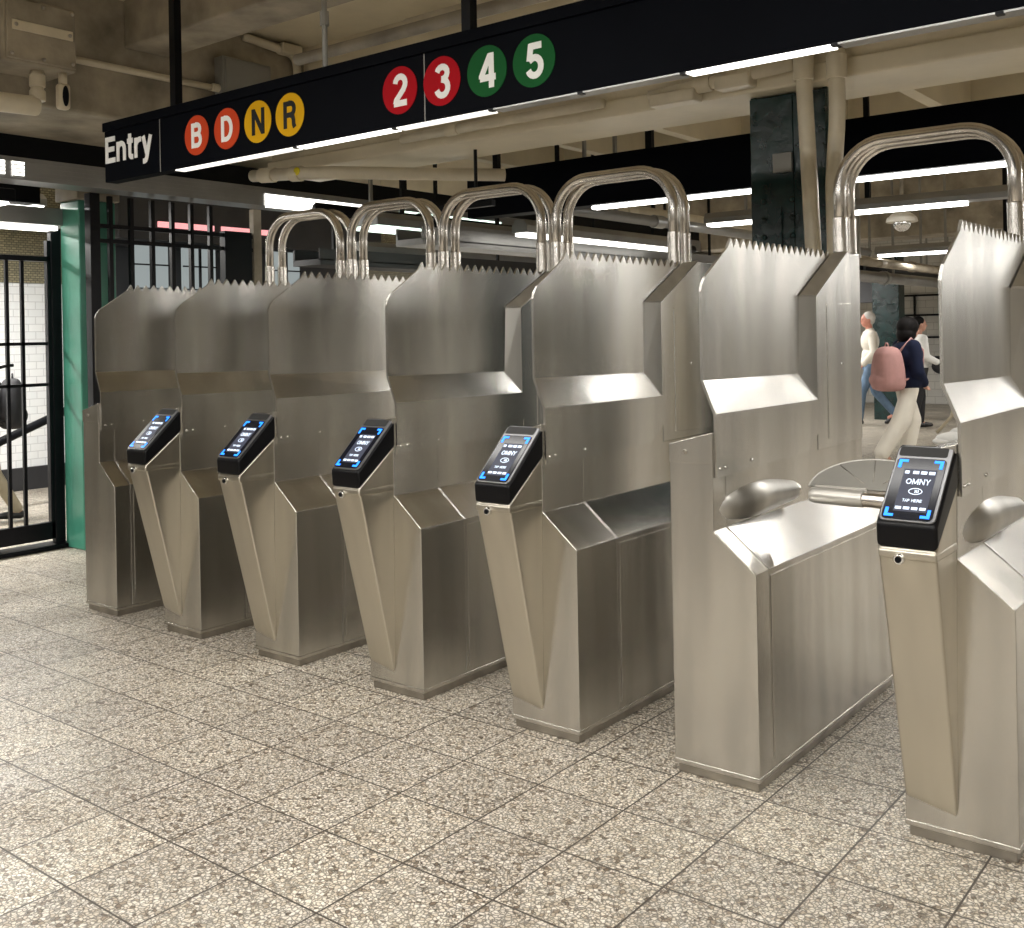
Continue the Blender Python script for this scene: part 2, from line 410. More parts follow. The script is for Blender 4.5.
# ------------------------------------------------------------------ bar fence behind the first turnstile
fe = empty('bar_fence', (-7.2, 4.16, 0), 'tall black vertical bar fence behind the farthest turnstile', 'fence')
MB().box(-.04, .04, -.04, .04, 0, 2.65).build('main_post', M['fence'], fe, bevel=.005)
for y in (4.30, 4.473, 4.653, 4.83, 5.004, 5.184):
    MB().box(-.016, .016, y - .016 - 4.16, y + .016 - 4.16, .08, 2.64).build('bar', M['fence'], fe)
MB().box(-.012, .012, 0, 1.45, 2.29, 2.32).build('cross_rail', M['fence'], fe)
MB().box(-.012, .012, 0, 1.45, 2.40, 2.43).build('cross_rail', M['fence'], fe)
MB().box(-.012, .012, 0, 1.45, .08, .12).build('cross_rail', M['fence'], fe)
MB().box(-.05, .03, 1.15, 1.42, .0, 2.45).build('solid_panel', M['black'], fe, bevel=.006)
MB().box(-.03, .03, 1.44, 1.52, 0, 2.65).build('end_post', M['cream_dirty'], fe, bevel=.005)

# dark kiosk with lit windows beyond the fence
kk = empty('station_booth', (-9.8, 7.3, 0), 'dark framed booth with white lit windows beyond the bar fence', 'booth')
MB().box(-.9, 0, -1.35, 2.4, 0, 1.75).box(-.9, 0, -1.35, 2.4, 2.62, 3.15).box(-.9, -.85, -1.35, 2.4, 1.7, 2.7).build('booth_body', M['dark_wall'], kk, bevel=.01)
for i in range(4):
    y = -1.2 + i * .6
    w = MB().box(-.03, 0.0, y, y + .42, 1.78, 2.58).build('window_pane', M['ad_lit'], kk)
    MB().box(.0, .02, y + .2, y + .225, 1.78, 2.58).box(.0, .02, y, y + .42, 2.1, 2.115).box(0, .02, y, y + .42, 2.35, 2.365).build('window_bars', M['fence'], w)
for y in (-.9, -.1): MB().box(.0, .02, y, y + .7, 2.76, 2.82).build('lit_red_strip', M['red_lit'], kk)

st = MB(); st.tube([(-9.75, 3.2, .35), (-9.75, 4.6, .62), (-9.75, 5.6, 1.0), (-9.75, 7.0, 1.5)], .04, 10)
st.tube([(-9.75, 4.6, .62), (-9.75, 4.6, 0)], .02, 8); st.tube([(-9.75, 7.0, 1.5), (-9.75, 7.0, 0)], .02, 8)
tag(st.build('stair_handrail', M['black'], smooth=True), 'black sloping handrail in front of the white tiled wall', 'handrail')

# ------------------------------------------------------------------ turnstile
Y0 = 0.0; LEN = 1.41; NX = .165; WX = .32; PX = NX - .034
SHZ, NKZ, CAPL, CAPR = .733, .862, 1.155, 1.20
def profile(g=0.): return [(0 - g, .032), (WX + g, .032), (WX + g, SHZ + g * .5), (NX + g, NKZ + g * .8), (NX + g, CAPR), (0 - g, CAPL)]

def bent_plate(root):
    mb = MB(); bm = mb.bm; T = .010
    cache = {}
    def v(x, y, z):
        key = (round(x, 5), round(y, 5), round(z, 5))
        if key not in cache: cache[key] = bm.verts.new(key)
        return cache[key]
    X0, X1 = PX, NX + .013
    A1 = (X0, .01, 1.38); E1 = (X0, .84, 1.684); F1 = (X0, .825, 1.37)
    y0, y1, n = .262, 1.19, 17
    base = [(X0, y0 + (y1 - y0) * i / n, 1.852) for i in range(n + 1)]
    for i in range(n):
        bm.faces.new([v(*base[i]), v(X0, y0 + (y1 - y0) * (i + .5) / n, 1.889), v(*base[i + 1])])
    corner = [(X0, .01, 1.69), (X0, .018, 1.715), (X0, .04, 1.74), (X0, .215, 1.852)]
    bm.faces.new([v(*corner[-1]), v(X0, .245, 1.889), v(*base[0])])
    e2 = (X0, y1, 1.872)
    W1 = (X0, .84, 1.852)
    bm.faces.new([v(*p) for p in [A1, corner[0], corner[1], corner[2], corner[3]] + base + [e2, E1, F1]])
    lo_l = (X1, .01, 1.265); lo_r = (X1, .905, 1.262); up_r = (X1, .905, 1.684); tp_r = (X1, 1.262, 1.884)
    bm.faces.new([v(*p) for p in [A1, F1, lo_r, lo_l]])
    bm.faces.new([v(*p) for p in [lo_l, lo_r, (X1, .93, 1.262), (X1, .93, 1.14), (X1, .80, 1.06), (X1, .012, 1.045)]])
    bm.faces.new([v(*p) for p in [lo_r, up_r, (X1, .93, 1.676), (X1, .93, 1.262)]])
    bm.faces.new([v(*p) for p in [up_r, tp_r, (X1, 1.30, 1.884), (X1, .93, 1.676)]])
    o = mb.build('saw_tooth_plate', M['steel_plate'], root)
    s = o.modifiers.new('thick', 'SOLIDIFY'); s.thickness = T; s.offset = -1
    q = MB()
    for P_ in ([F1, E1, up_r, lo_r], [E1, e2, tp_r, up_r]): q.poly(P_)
    qo = q.build('recess_bevel', M['steel_bevel'], o); s = qo.modifiers.new('thick', 'SOLIDIFY'); s.thickness = T; s.offset = -1  # bevel faces overlaid in the paler steel to read as brightly lit
    for (y, z) in ((.035, 1.075), (.075, 1.076), (.28, 1.08)): MB().ball((X1 + .001, y, z), .006, .006, .006, 8).build('rivet', M['chrome'], o, smooth=True)
    return o

def screen(root, full):
    # reader head: black wedge, tilted face towards the customer
    body = MB().prism([(-.207, .915), (-.212, .988), (.012, 1.196), (.012, 1.076)], 'x', -.004, NX + .004)
    b = body.build('fare_reader', M['reader'], root, bevel=.012, seg=3)
    p0 = Vector((0, -.212, .988)); p1 = Vector((0, .012, 1.196)); u = (p1 - p0).normalized(); L = (p1 - p0).length
    n = Vector((0, -u.z, u.y)); r = Vector((1, 0, 0)); xm = NX / 2
    def Q(a, t, d): return p0 + r * (xm + a) + u * (t * L) + n * d
    def slab(mb, a0, a1, t0, t1, d0, d1, rad=.0):
        if rad:
            pts = []
            for (cx, cy, s0) in ((a1 - rad, t1 * L - rad, 0), (a0 + rad, t1 * L - rad, 90), (a0 + rad, t0 * L + rad, 180), (a1 - rad, t0 * L + rad, 270)):
                pts += arc((cx, cy), rad, s0, s0 + 90, 5)
        else: pts = [(a0, t0 * L), (a1, t0 * L), (a1, t1 * L), (a0, t1 * L)]
        F = [mb.bm.verts.new(Q(a, t / L, d1)) for a, t in pts]; B = [mb.bm.verts.new(Q(a, t / L, d0)) for a, t in pts]
        mb.bm.faces.new(F); mb.bm.faces.new(B[::-1])
        for i in range(len(pts)): mb.bm.faces.new([F[i], B[i], B[(i + 1) % len(pts)], F[(i + 1) % len(pts)]])
        return mb
    slab(MB(), -.080, .080, .03, .965, -.002, .004, .018).build('face_rim', M['rim'], b, bevel=.002)
    g = slab(MB(), -.074, .070, .05, .80, .0, .006, .014); g.build('screen_glass', M['glass'], b, bevel=.001)
    slab(MB(), -.074, .066, .83, .95, .0, .0055, .006).build('top_strip', M['black_rubber'], b, bevel=.001)
    slab(MB(), -.044, .050, .14, .66, .004, .0066).build('display', M['display'], b)
    c = MB()
    for sx in (-1, 1):
        for (t, dt) in ((.075, 1), (.775, -1)):
            a = sx * .064 - .002
            slab(c, min(a, a - sx * .026), max(a, a - sx * .026), min(t, t + dt * .028), max(t, t + dt * .028), .004, .0074)
            slab(c, min(a, a - sx * .009), max(a, a - sx * .009), min(t, t + dt * .10), max(t, t + dt * .10), .004, .0072)
    c.build('corner_lights', M['cyan'], b)
    w = MB()
    text_into(w, 'OMNY', Q(.004, .47, .0068), r, u, n, .021, .0006, 1., .05, True, .13)
    w.build('screen_title', M['ui_white'], b); w = MB()
    text_into(w, 'TAP HERE', Q(.002, .255, .0068), r, u, n, .0105, .0006, .9, .06, True, .12)
    w.build('screen_prompt', M['ui_white'], b); w = MB()
    w.bm.free()
    for i in range(4):
        a = -.040 + i * .023
        if i: slab(MB(), a, a + .017, .60, .635, .0066, .0074).build('screen_icon', M['ui_white'], b)
        slab(MB(), a, a + .017, .165, .195, .0066, .0074).build('screen_icon', M['ui_white'], b)
    k = MB()
    slab(k, -.040, -.028, .60, .635, .0066, .0074)
    for R in (1.,):
        path = [Q(.004 + .019 * math.cos(t), .385 + .036 * math.sin(t), .007) for t in [i * 2 * PI / 20 for i in range(21)]]
        k.tube(path, .0012, 6, False)
    for j in range(3):
        path = [Q(.0 + j * .0045 + .004 * math.cos(t), .385 + .019 * math.sin(t), .007) for t in [-1 + i * 2 / 6 for i in range(7)]]
        k.tube(path, .0011, 6, False)
    k.build('contactless_symbol', M['ui_white'], b)
    return b

def make_turnstile(kind, label):
    root = empty('turnstile', (0, 3.25, 0), label, 'turnstile', 'stainless turnstiles in the row')
    seam = .28 if kind == 'reader' else .095
    MB().prism(profile(), 'y', seam + .003, LEN - .06).build('cabinet_body', M['steel'], root, bevel=.003)
    MB().prism(profile(.0012), 'y', 0, seam).build('front_casing', M['steel'], root, bevel=.0035)
    MB().box(.008, WX - .008, .008, LEN - .07, 0, .034).build('plinth', M['plinth'], root, bevel=.003)
    MB().box(-.003, WX + .003, -.003, LEN - .055, .034, .050).build('kick_strip', M['steel'], root, bevel=.002)
    # polished sloping shelf
    dx, dz = WX - NX, SHZ - NKZ; l = math.hypot(dx, dz); nx, nz = -dz / l, dx / l
    t = .0035
    sh = [(NX + .001, NKZ), (WX, SHZ), (WX + nx * t, SHZ + nz * t), (NX + .001 + nx * t, NKZ + nz * t)]
    MB().prism(sh, 'y', seam + .006, LEN - .065).build('sloping_shelf', M['shelf'], root, bevel=.001)
    # side access panel
    MB().box(WX, WX + .0035, seam + .02, LEN - .08, .075, SHZ - .02).build('side_panel', M['steel'], root, bevel=.0015)
    # rear hood
    hood = [(.90, 1.10), (.93, 1.10), (.93, 1.672), (1.30, 1.884), (LEN + .035, 1.884), (LEN + .035, 1.10)]
    H = MB().prism([(.925, 1.05), (.925, 1.674), (1.295, 1.884), (LEN + .03, 1.884), (LEN + .03, 1.055)], 'x', -.001, NX + .0025).build('rear_hood', M['steel_plate'], root, bevel=.004)
    MB().prism([(1.04, 1.09), (1.04, 1.655), (1.40, 1.665), (1.40, 1.08)], 'x', NX, NX + .0055).build('hood_door', M['steel_plate'], H, bevel=.001)
    MB().tube([(NX, 1.20, 1.40), (NX + .008, 1.20, 1.40)], .007, 10).build('door_lock', M['chrome'], H)
    MB().box(.001, NX - .001, LEN - .06, LEN + .028, .0, 1.06).build('rear_post', M['steel'], root, bevel=.004)
    # neck cap line
    MB().prism([(-.002, 1.092), (NX + .002, 1.092), (NX + .002, CAPR + .002), (-.002, CAPL + .002)], 'y', -.004, .07).build('neck_cap', M['steel'], root, bevel=.0025)
    bent_plate(root)
    # barrier hub cone and arms
    if kind == 'reader':
        pod = MB().prism([(-.012, .125), (-.205, .915), (.005, 1.076), (.005, .088)], 'x', .0, NX)
        for v in pod.bm.verts:
            if v.co.z < .2: v.co.z += .03 * (1 - v.co.x / NX) - .005
            if v.co.z < .2 and v.co.x > .1: v.co.x -= .012
        po = pod.build('reader_pedestal', M['pod'], root, bevel=.012, seg=4)
        MB().box(-.001, NX + .001, -.206, .004, .885, .914).build('pedestal_collar', M['pod'], po, bevel=.008)
        lk_ = MB(); lk_.tube([(.062, -.20, .889), (.062, -.216, .887)], [.017, .015], 20)
        lo = lk_.build('lock', M['chrome'], root, bevel=.002)
        MB().tube([(.062, -.216, .887), (.062, -.2195, .887)], [.009, .009], 16).build('lock_core', M['black'], lo)
        screen(root, True)
    else:
        MB().tube([(.062, -.004, 1.132), (.062, -.010, 1.132)], [.009, .007], 14).build('cap_screw', M['plinth'], root, bevel=.001)
    return root

def add_hub(root):
    MB().tube([(NX - .108, .07, .93), (NX - .040, .36, .93), (NX + .022, .61, .93)], [.112, .076, .037], 28)\
        .build('arm_hub', M['hub'], root, smooth=True)
    MB().tube([(NX + .021, .60, .93), (NX + .028, .64, .93)], [.030, .026], 20).build('hub_cap', M['tube'], root, bevel=.004)

def add_arm(root):
    # arm of this unit, reaching to the left across the lane; half-round guard behind
    y = .45; z = .944
    MB().tube([(-.05, y, z - .006), (-.47, y, z)], .026, 20).build('barrier_arm', M['tube'], root, smooth=False, bevel=.002)
    MB().tube([(-.275, y, z - .002), (-.455, y, z), (-.472, y, z)], [.031, .031, .026], 20).build('arm_sleeve', M['sleeve_white'], root, bevel=.003)
    MB().tube([(.0, y, z), (-.06, y, z - .004)], [.075, .06], 20).build('arm_socket', M['steel_plate'], root, bevel=.004)
    g = MB()
    def P(a, s): 
        X = -.25 + .235 * math.cos(a) * s; q = math.sin(a) * s
        return Vector((X, y + .02 + .10 * q, z + .028 + .098 * q))
    n = 28; c = [P(PI * i / n, 1) for i in range(n + 1)]
    nn = Vector((0, -.70, .71)) * .004
    f = [g.bm.verts.new(p + nn) for p in c]; b = [g.bm.verts.new(p - nn) for p in c]
    g.bm.faces.new(f); g.bm.faces.new(b[::-1])
    for i in range(n + 1): g.bm.faces.new([f[i], b[i], b[(i + 1) % (n + 1)], f[(i + 1) % (n + 1)]])
    go = g.build('fan_guard', M['guard'], root)
    r = MB(); MB().tube(c, .005, 8).build('guard_rim', M['sleeve_white'], go, smooth=True)
    for a in (60, 95, 130):
        q = math.radians(a); r.tube([P(q, .25) + nn, P(q, .97) + nn], .0016, 6)
    r.build('guard_ribs', M['plinth'], go, smooth=True)
    MB().box(-.46, -.27, y + .012, y + .024, z + .024, z + .036).build('guard_clip', M['sleeve_white'], go, bevel=.002)

XL = [-5.764, -4.975, -4.205, -3.400, -2.597, -1.867, -1.066]
LB = ['farthest stainless turnstile beside the green column, with no card reader',
      'second turnstile from the gate end, its card reader just right of the farthest readerless one',
      'third turnstile from the gate end, with card reader, under the second hoop',
      'middle turnstile of the seven, fourth from either end of the row',
      'fifth turnstile from the gate end, its card reader just left of the large readerless one',
      'large near turnstile with bright white shelf and no card reader',
      'nearest turnstile cut by the right edge, its screen facing the viewer and arm out']
plain = make_turnstile('plain', LB[0]); rdr = make_turnstile('reader', LB[1])
hubs = []
for i, x in enumerate(XL):
    if i == 0: o = plain
    elif i == 1: o = rdr
    else: o = copy_tree(plain if i == 5 else rdr)
    o.location = (x, 3.25, 0); o['label'] = LB[i]
    if i == 5: big = o
    if i == 6: last = o
add_arm(last)
for t_ in (big, last): add_hub(t_)

# ------------------------------------------------------------------ tube hoops over the lanes
HL = {0: 'tubular steel hoop at the far left over the lane beside the first turnstile',
      1: 'second tubular hoop from the left, below the letter signs',
      2: 'middle tubular steel hoop of the five, third from the left',
      3: 'tubular hoop in front of the second black sign, left of the green pillar',
      5: 'largest nearest tubular steel hoop over the open lane at right'}
for i in (0, 1, 2, 3, 5):
    xa = XL[i] + .150; xb = XL[i + 1] + .052
    if i == 5: xb = XL[i + 1] + .06
    root = empty('lane_hoop', (xa, 4.51, 1.884), HL[i], 'barrier hoop', 'tubular hoops over the lanes')
    Lx = xb - xa; zt = .472; R = .20
    for dy in (0, .105):
        path = [(0, dy, 0)] + [(R - R * math.cos(t), dy, zt - R + R * math.sin(t)) for t in [j * PI / 2 / 9 for j in range(10)]] \
             + [(Lx - R + R * math.sin(t), dy, zt - R + R * math.cos(t)) for t in [j * PI / 2 / 9 for j in range(10)]] + [(Lx, dy, 0)]
        MB().tube(path, .0265, 20).build('bent_tube', M['tube'], root, smooth=True)
        for x in (0, Lx):
            auto_smooth(MB().tube([(x, dy, -.0), (x, dy, .155)], .0315, 20).build('sleeve', M['tube'], root, bevel=.003))

# ------------------------------------------------------------------ entry sign
SX0, SX1 = -5.06, 1.6; SY = 3.0; SB, ST = 2.386, 2.69
sg = empty('hanging_sign', (SX0, SY, SB), 'long black overhead Entry sign with coloured route circles hanging over turnstiles', 'sign')
MB().box(0, SX1 - SX0, 0, .07, 0, ST - SB).build('sign_box', M['sign_black'], sg, bevel=.003)
MB().box(-.002, SX1 - SX0, -.012, .0, .262, ST - SB + .004).build('top_flange', M['sign_black'], sg, bevel=.003)
for sx in (.50, 2.28): MB().box(sx, sx + .004, -.002, .0, 0, .262).build('panel_seam', M['grey_box'], sg)
t = MB(); text_into(t, 'Entry', (.012, -.001, .095), (1, 0, 0), (0, 0, 1), (0, -1, 0), .136, .003, 1.0, .05)
t.build('entry_lettering', M['white_letter'], sg)
def px_on_sign(x): return x - SX0
for ch, X, cm, lm in (('B', -4.255, 'orange', 'white_letter'), ('D', -4.023, 'orange', 'white_letter'), ('N', -3.798, 'yellow', 'black'), ('R', -3.578, 'yellow', 'black'),
                  ('2', -2.912, 'red', 'white_letter'), ('3', -2.688, 'red', 'white_letter'), ('4', -2.464, 'bullet_green', 'white_letter'), ('5', -2.246, 'bullet_green', 'white_letter')):
    x = X - SX0; z = 2.527 - SB
    d = auto_smooth(MB().tube([(x, 0, z), (x, -.0025, z)], .0945, 40).build('route_circle', M[cm], sg))
    t = MB(); sz = .118 if ch in 'BDNR' else .128
    text_into(t, ch, (x, -.0025, z - sz / 2), (1, 0, 0), (0, 0, 1), (0, -1, 0), sz, .0015, 1.0, 0, True)
    t.build('route_character', M[lm], d)
for X in (-4.475, -2.58, -.6):
    MB().box(X - SX0 - .022, X - SX0 + .022, .02, .06, ST - SB, 3.7 - SB).build('hanger_post', M['black'], sg)
rd = MB().tube([(-3.39 - SX0, .04, ST - SB), (-3.39 - SX0, .04, 3.7 - SB)], .012, 10)
rd.tube([(-3.39 - SX0, .04, .50), (-3.39 - SX0, .04, .56)], .02, 10)
rd.build('threaded_rod', M['grey_box'], sg)
for (a, b, m_) in ((.62, 1.5, 'lamp_dim'), (1.52, 2.1, 'lamp_soft'), (2.12, 2.6, 'lamp_dim'), (3.42, 3.9, 'lamp_soft')):
    MB().box(a, b, .004, .055, -.007, -.001).build('under_light', M[m_], sg)
MB().box(2.62, 3.40, .0, .06, -.006, -.0005).build('bottom_trim', M['grey_metal'], sg)
MB().box(3.92, 6.4, .0, .06, -.006, -.0005).build('bottom_trim', M['grey_metal'], sg)
for a in (1.50, 2.10, 2.60, 3.0, 3.40, 3.9, 4.35): MB().box(a, a + .02, -.003, .02, -.009, -.0).build('trim_clip', M['black'], sg)

# metal underside of a nearer hanging box, top edge of picture
hb = MB().box(-1.63, .4, 2.2, 3.12, 2.93, 3.06).box(-1.60, .36, 2.23, 3.09, 2.90, 2.93)
tag(hb.build('ceiling_panel', M['grey_metal'], bevel=.004), 'flat grey metal panel at the top edge in front of the black sign', 'ceiling panel')

# ------------------------------------------------------------------ second sign
s2 = empty('hanging_sign', (-5.40, 6.3, 2.475), 'second blank black sign hanging farther back behind the green pillar', 'sign')
MB().box(0, 6.8, 0, .16, 0, .352).build('sign_box', M['sign_black'], s2, bevel=.003)
for a in (.24, 1.62, 5.0): MB().box(a - .025, a + .025, .06, .10, .352, 3.7 - 2.475).build('hanger_post', M['black'], s2)
for (a, b) in ((1.15, 2.7), (2.78, 3.95), (4.32, 5.6), (5.65, 6.7)):
    MB().box(a, b, .03, .11, -.026, -.002).build('light_tube', M['lamp'], s2, bevel=.01)

# ------------------------------------------------------------------ long hanging fluorescents (row direction), lengthened out of view for added light on the steel
def row_light(x0, x1, y, z, label, lit=None, m='lamp', hang=True, w=.16):
    r = empty('hanging_light', ((x0 + x1) / 2, y, z), label, 'ceiling light', 'long fluorescent lights')
    hw = (x1 - x0) / 2
    MB().prism([(-w / 2, .025), (w / 2, .025), (w / 2, .07), (w * .3, .12), (-w * .3, .12), (-w / 2, .07)], 'x', -hw, hw).build('housing', M['grey_metal'], r, bevel=.003)
    a, b = lit if lit else (-hw + .03, hw - .03)
    MB().box(a, b, -w / 2 + .01, w / 2 - .01, 0, .03).build('diffuser', M[m], r, bevel=.008)
    if hang:
        for q in (-hw * .7, hw * .1, hw * .75):
            MB().box(q - .02, q + .02, -.02, .02, .12, 3.7 - z).build('hanger', M['black'], r)
    return r
row_light(-4.45, 5.2, 8.5, 2.485, 'long grey fluorescent light behind the second sign, right of the pillar', (-4.8, -2.62))
row_light(-4.15, 5.0, 12.0, 2.36, 'distant fluorescent light low between the nearest hoop legs')
row_light(-3.8, 5, 16.5, 2.45, 'farthest fluorescent light above the walking people')
for (x0, x1, y, L) in ((-6.5, 3.5, .9, 'unseen fluorescent line added to light the near floor'), (-6.5, 3.5, -1.7, 'unseen fluorescent line added behind the viewpoint for fill light'),
                     (-6.5, 3.5, -4.6, 'unseen fluorescent line added along the back wall for fill light')):
    row_light(x0, x1, y, 3.0, L, m='lamp')  # rows out of view, added to light the floor and show in the steel

# depth-direction lights beyond the hoops
def depth_light(x, y0, y1, z, label, m='lamp', w=.2, housing='grey_metal'):
    r = empty('hanging_light', (x, (y0 + y1) / 2, z), label, 'ceiling light', 'trough lights running away')
    hl = (y1 - y0) / 2
    MB().prism([(-w / 2, .03), (w / 2, .03), (w / 2, .09), (w * .3, .14), (-w * .3, .14), (-w / 2, .09)], 'y', -hl, hl).build('housing', M[housing], r, bevel=.003) if False else None
    g = MB()
    pts = [(-w / 2, .03), (w / 2, .03), (w / 2, .09), (w * .3, .14), (-w * .3, .14), (-w / 2, .09)]
    A_ = [g.bm.verts.new((p[0], -hl, p[1])) for p in pts]; B_ = [g.bm.verts.new((p[0], hl, p[1])) for p in pts]
    g.bm.faces.new(A_); g.bm.faces.new(B_[::-1])
    for i in range(6): g.bm.faces.new([A_[i], B_[i], B_[(i + 1) % 6], A_[(i + 1) % 6]])
    g.build('housing', M[housing], r, bevel=.003)
    MB().box(-w / 2 + .015, w / 2 - .015, -hl + .02, hl - .02, 0, .035).build('diffuser', M[m], r, bevel=.008)
    for q_ in (-.6, .6): MB().box(-.015, .015, hl * q_, hl * q_ + .03, .14, 3.7 - z).build('hanger', M['black'], r)
    return r
depth_light(-5.35, 6.9, 9.6, 2.37, 'thin white trough light ending above the saw teeth, left of the pillar', 'lamp_soft', .16)
depth_light(-6.15, 5.9, 8.0, 2.42, 'trough light seen through the middle hoop', 'lamp_green', .3)
depth_light(-7.6, 7.2, 10.5, 2.36, 'far trough light low behind the left hoops', 'lamp', .2)
depth_light(-9.2, .9, 4.8, 2.75, 'added trough light brightening the white tiled wall beyond the gate', 'lamp', .3)  # added to brighten the tiled wall, kept hidden behind the column
depth_light(-7.6, 12.0, 18.0, 2.6, 'added trough light brightening the far passage left of the walking people', 'lamp', .2)  # added to brighten the floor of the far passage

# ------------------------------------------------------------------ riveted pillar
pl = empty('steel_pillar', (-2.22, 5.40, 0), 'dark green riveted steel pillar behind the turnstiles carrying the cream beam', 'pillar')
MB().box(-.265, -.235, -.14, .06, 0, 2.85).box(.135, .16, -.14, .06, 0, 2.85).box(-.24, .14, -.012, .012, 0, 2.85)\
    .build('h_section', M['dark_green'], pl, bevel=.004)
MB().box(-.262, -.02, -.16, -.14, 0, 2.79).box(-.02, .158, -.158, -.14, 0, 2.79).build('cover_plate', M['dark_green'], pl, bevel=.005)
MB().box(-.12, -.085, -.175, -.158, 0, 2.2).box(.055, .07, -.175, -.156, 0, 2.8).build('angle_strip', M['dark_green'], pl, bevel=.003)
for zi in range(16):
    z = 1.0 + zi * .095
    if z > 2.3: break
    for x_ in (-.19, -.03): MB().ball((x_, -.162, z), .017, .012, .017, 10).build('rivet', M['dark_green'], pl, smooth=True)
MB().box(-.125, -.02, -.185, -.158, 2.38, 2.48).build('notice_plate', M['grey_box'], pl, bevel=.003)

def pipe_thing(name, path, r, label, collars=(), m='pipe'):
    o = empty(name, path[0], label, 'pipe')
    P0 = Vector(path[0]); pts = [Vector(p) - P0 for p in path]
    # round the corners
    out = [pts[0]]
    for i in range(1, len(pts) - 1):
        a, b, c = pts[i - 1], pts[i], pts[i + 1]
        d = min(.1, (b - a).length * .45, (c - b).length * .45)
        s = b + (a - b).normalized() * d; e = b + (c - b).normalized() * d
        for j in range(6):
            t = j / 5; out.append(s * (1 - t) ** 2 + b * 2 * t * (1 - t) + e * t * t)
    out.append(pts[-1])
    MB().tube(out, r, 16).build('pipe_run', M[m], o, smooth=True)
    for (p, q) in collars:
        p = Vector(p) - P0; q = Vector(q) - P0
        auto_smooth(MB().tube([p, q], r * 1.25, 16).build('coupling', M[m], o, bevel=.004))
    return o
p1 = pipe_thing('conduit', [(-2.10, 5.06, 3.7), (-2.10, 5.06, 2.82), (-2.085, 5.06, 2.45), (-2.065, 5.06, 1.93), (-2.065, 5.06, .0)], .040,
           'straight cream conduit running down the front of the green pillar', [((-2.10, 5.06, 2.80), (-2.10, 5.06, 2.93))])
MB().ball((-.0 + .02, -.04, -.74), .02, .008, .03).build('yellow_tag', M['yellow_tag'], p1, smooth=True)
pipe_thing('conduit', [(-1.93, 5.06, 3.7), (-1.93, 5.06, 2.60), (-1.965, 5.08, 2.27), (-1.965, 5.09, 1.93), (-1.965, 5.09, .0)], .040,
           'bent cream conduit beside the green pillar, right of the straight one', [((-1.93, 5.06, 2.78), (-1.93, 5.06, 2.90))])
# conduits and fittings on the face of the cream beam
c1 = pipe_thing('beam_conduit', [(-3.0, 5.08, 2.86), (-2.16, 5.08, 2.90)], .035, 'cream conduit with pull boxes on the beam face left of the pillar',
           [((-2.72, 5.08, 2.873), (-2.62, 5.08, 2.878)), ((-2.45, 5.08, 2.886), (-2.38, 5.08, 2.889))])
MB().box(.02, .30, -.06, .05, -.07, .0).build('pull_box', M['pipe'], c1, bevel=.012)
MB().box(.42, .62, -.06, .05, -.04, .035).build('pull_box', M['pipe'], c1, bevel=.012)

# ------------------------------------------------------------------ junction box with pipes, top left
jb = empty('junction_box', (-5.98, 3.10, 3.10), 'large cream electrical box bolted to the beam at the top left corner', 'electrical box')
MB().box(-.02, .30, -.32, .10, .0, .36).build('box_body', M['cream_dirty'], jb, bevel=.012)
dr = MB().box(.30, .318, -.305, .09, .015, .345).build('box_cover', M['cream_dirty'], jb, bevel=.005)
MB().box(.318, .328, -.28, .07, .17, .225).build('name_strip', M['pipe'], dr, bevel=.004)
for (y, z) in ((-.26, .198), (.05, .198), (-.28, .04), (.07, .04), (-.1, .035), (-.1, .325), (.07, .325)): MB().ball((.33 if abs(z - .198) < .01 else .32, y, z), .011, .011, .011, 8).build('cover_screw', M['plinth'], dr, smooth=True)
q = pipe_thing('conduit', [(-5.80, 3.03, 3.12), (-5.80, 3.03, 2.91), (-5.80, 2.3, 2.88)], .035, 'cream elbow conduit dropping from the large electrical box',
               [((-5.80, 3.03, 3.08), (-5.80, 3.03, 3.01)), ((-5.80, 3.03, 2.99), (-5.80, 3.03, 2.93))])
auto_smooth(MB().tube([(0, .0, -.22), (0, -.26, -.23)], .055, 18).build('union_fitting', M['pipe'], q, bevel=.01))
q = empty('conduit_fitting', (-5.74, 3.15, 2.89), 'small cream conduit fitting with dark oval opening under the electrical box', 'conduit fitting')
MB().box(-.03, .03, -.035, .035, .0, .15).build('fitting_body', M['pipe'], q, bevel=.02, seg=3)
MB().tube([(0, 0, .14), (0, 0, .21)], .024, 14).build('neck', M['pipe'], q, smooth=True)
MB().ball((.031, 0, .075), .008, .02, .06).build('oval_opening', M['black'], q, smooth=True)
pipe_thing('conduit', [(-5.975, 3.2, 3.262), (-5.975, 4.37, 3.262)], .022, 'thin cream conduit running along the beam to the grey box',
           [((-5.96, 4.33, 3.262), (-5.96, 4.39, 3.262))])
gb = empty('electrical_cabinet', (-6.0, 4.6, 3.12), 'flat grey electrical cabinet high on the stained beam behind the sign', 'electrical box')
MB().box(-.02, .09, -.22, .19, 0, .36).build('cabinet_body', M['grey_box'], gb, bevel=.008)
MB().box(.09, .1, -.2, .17, .02, .34).build('cabinet_door', M['grey_box'], gb, bevel=.004)
q = pipe_thing('conduit', [(-5.96, 4.60, 3.66), (-5.95, 5.06, 3.62), (-5.93, 5.06, 2.95)], .03, 'cream conduit turning down at the beam corner behind the sign rod')
MB().box(-.03, .06, .30, .48, -.06, .02).build('pull_box', M['pipe'], q, bevel=.014)
pipe_thing('conduit', [(-4.9, 5.06, 2.87), (-3.3, 5.06, 2.87)], .03, 'cream conduit along the beam seen just under the sign', [((-4.5, 5.06, 2.87), (-4.4, 5.06, 2.87))])
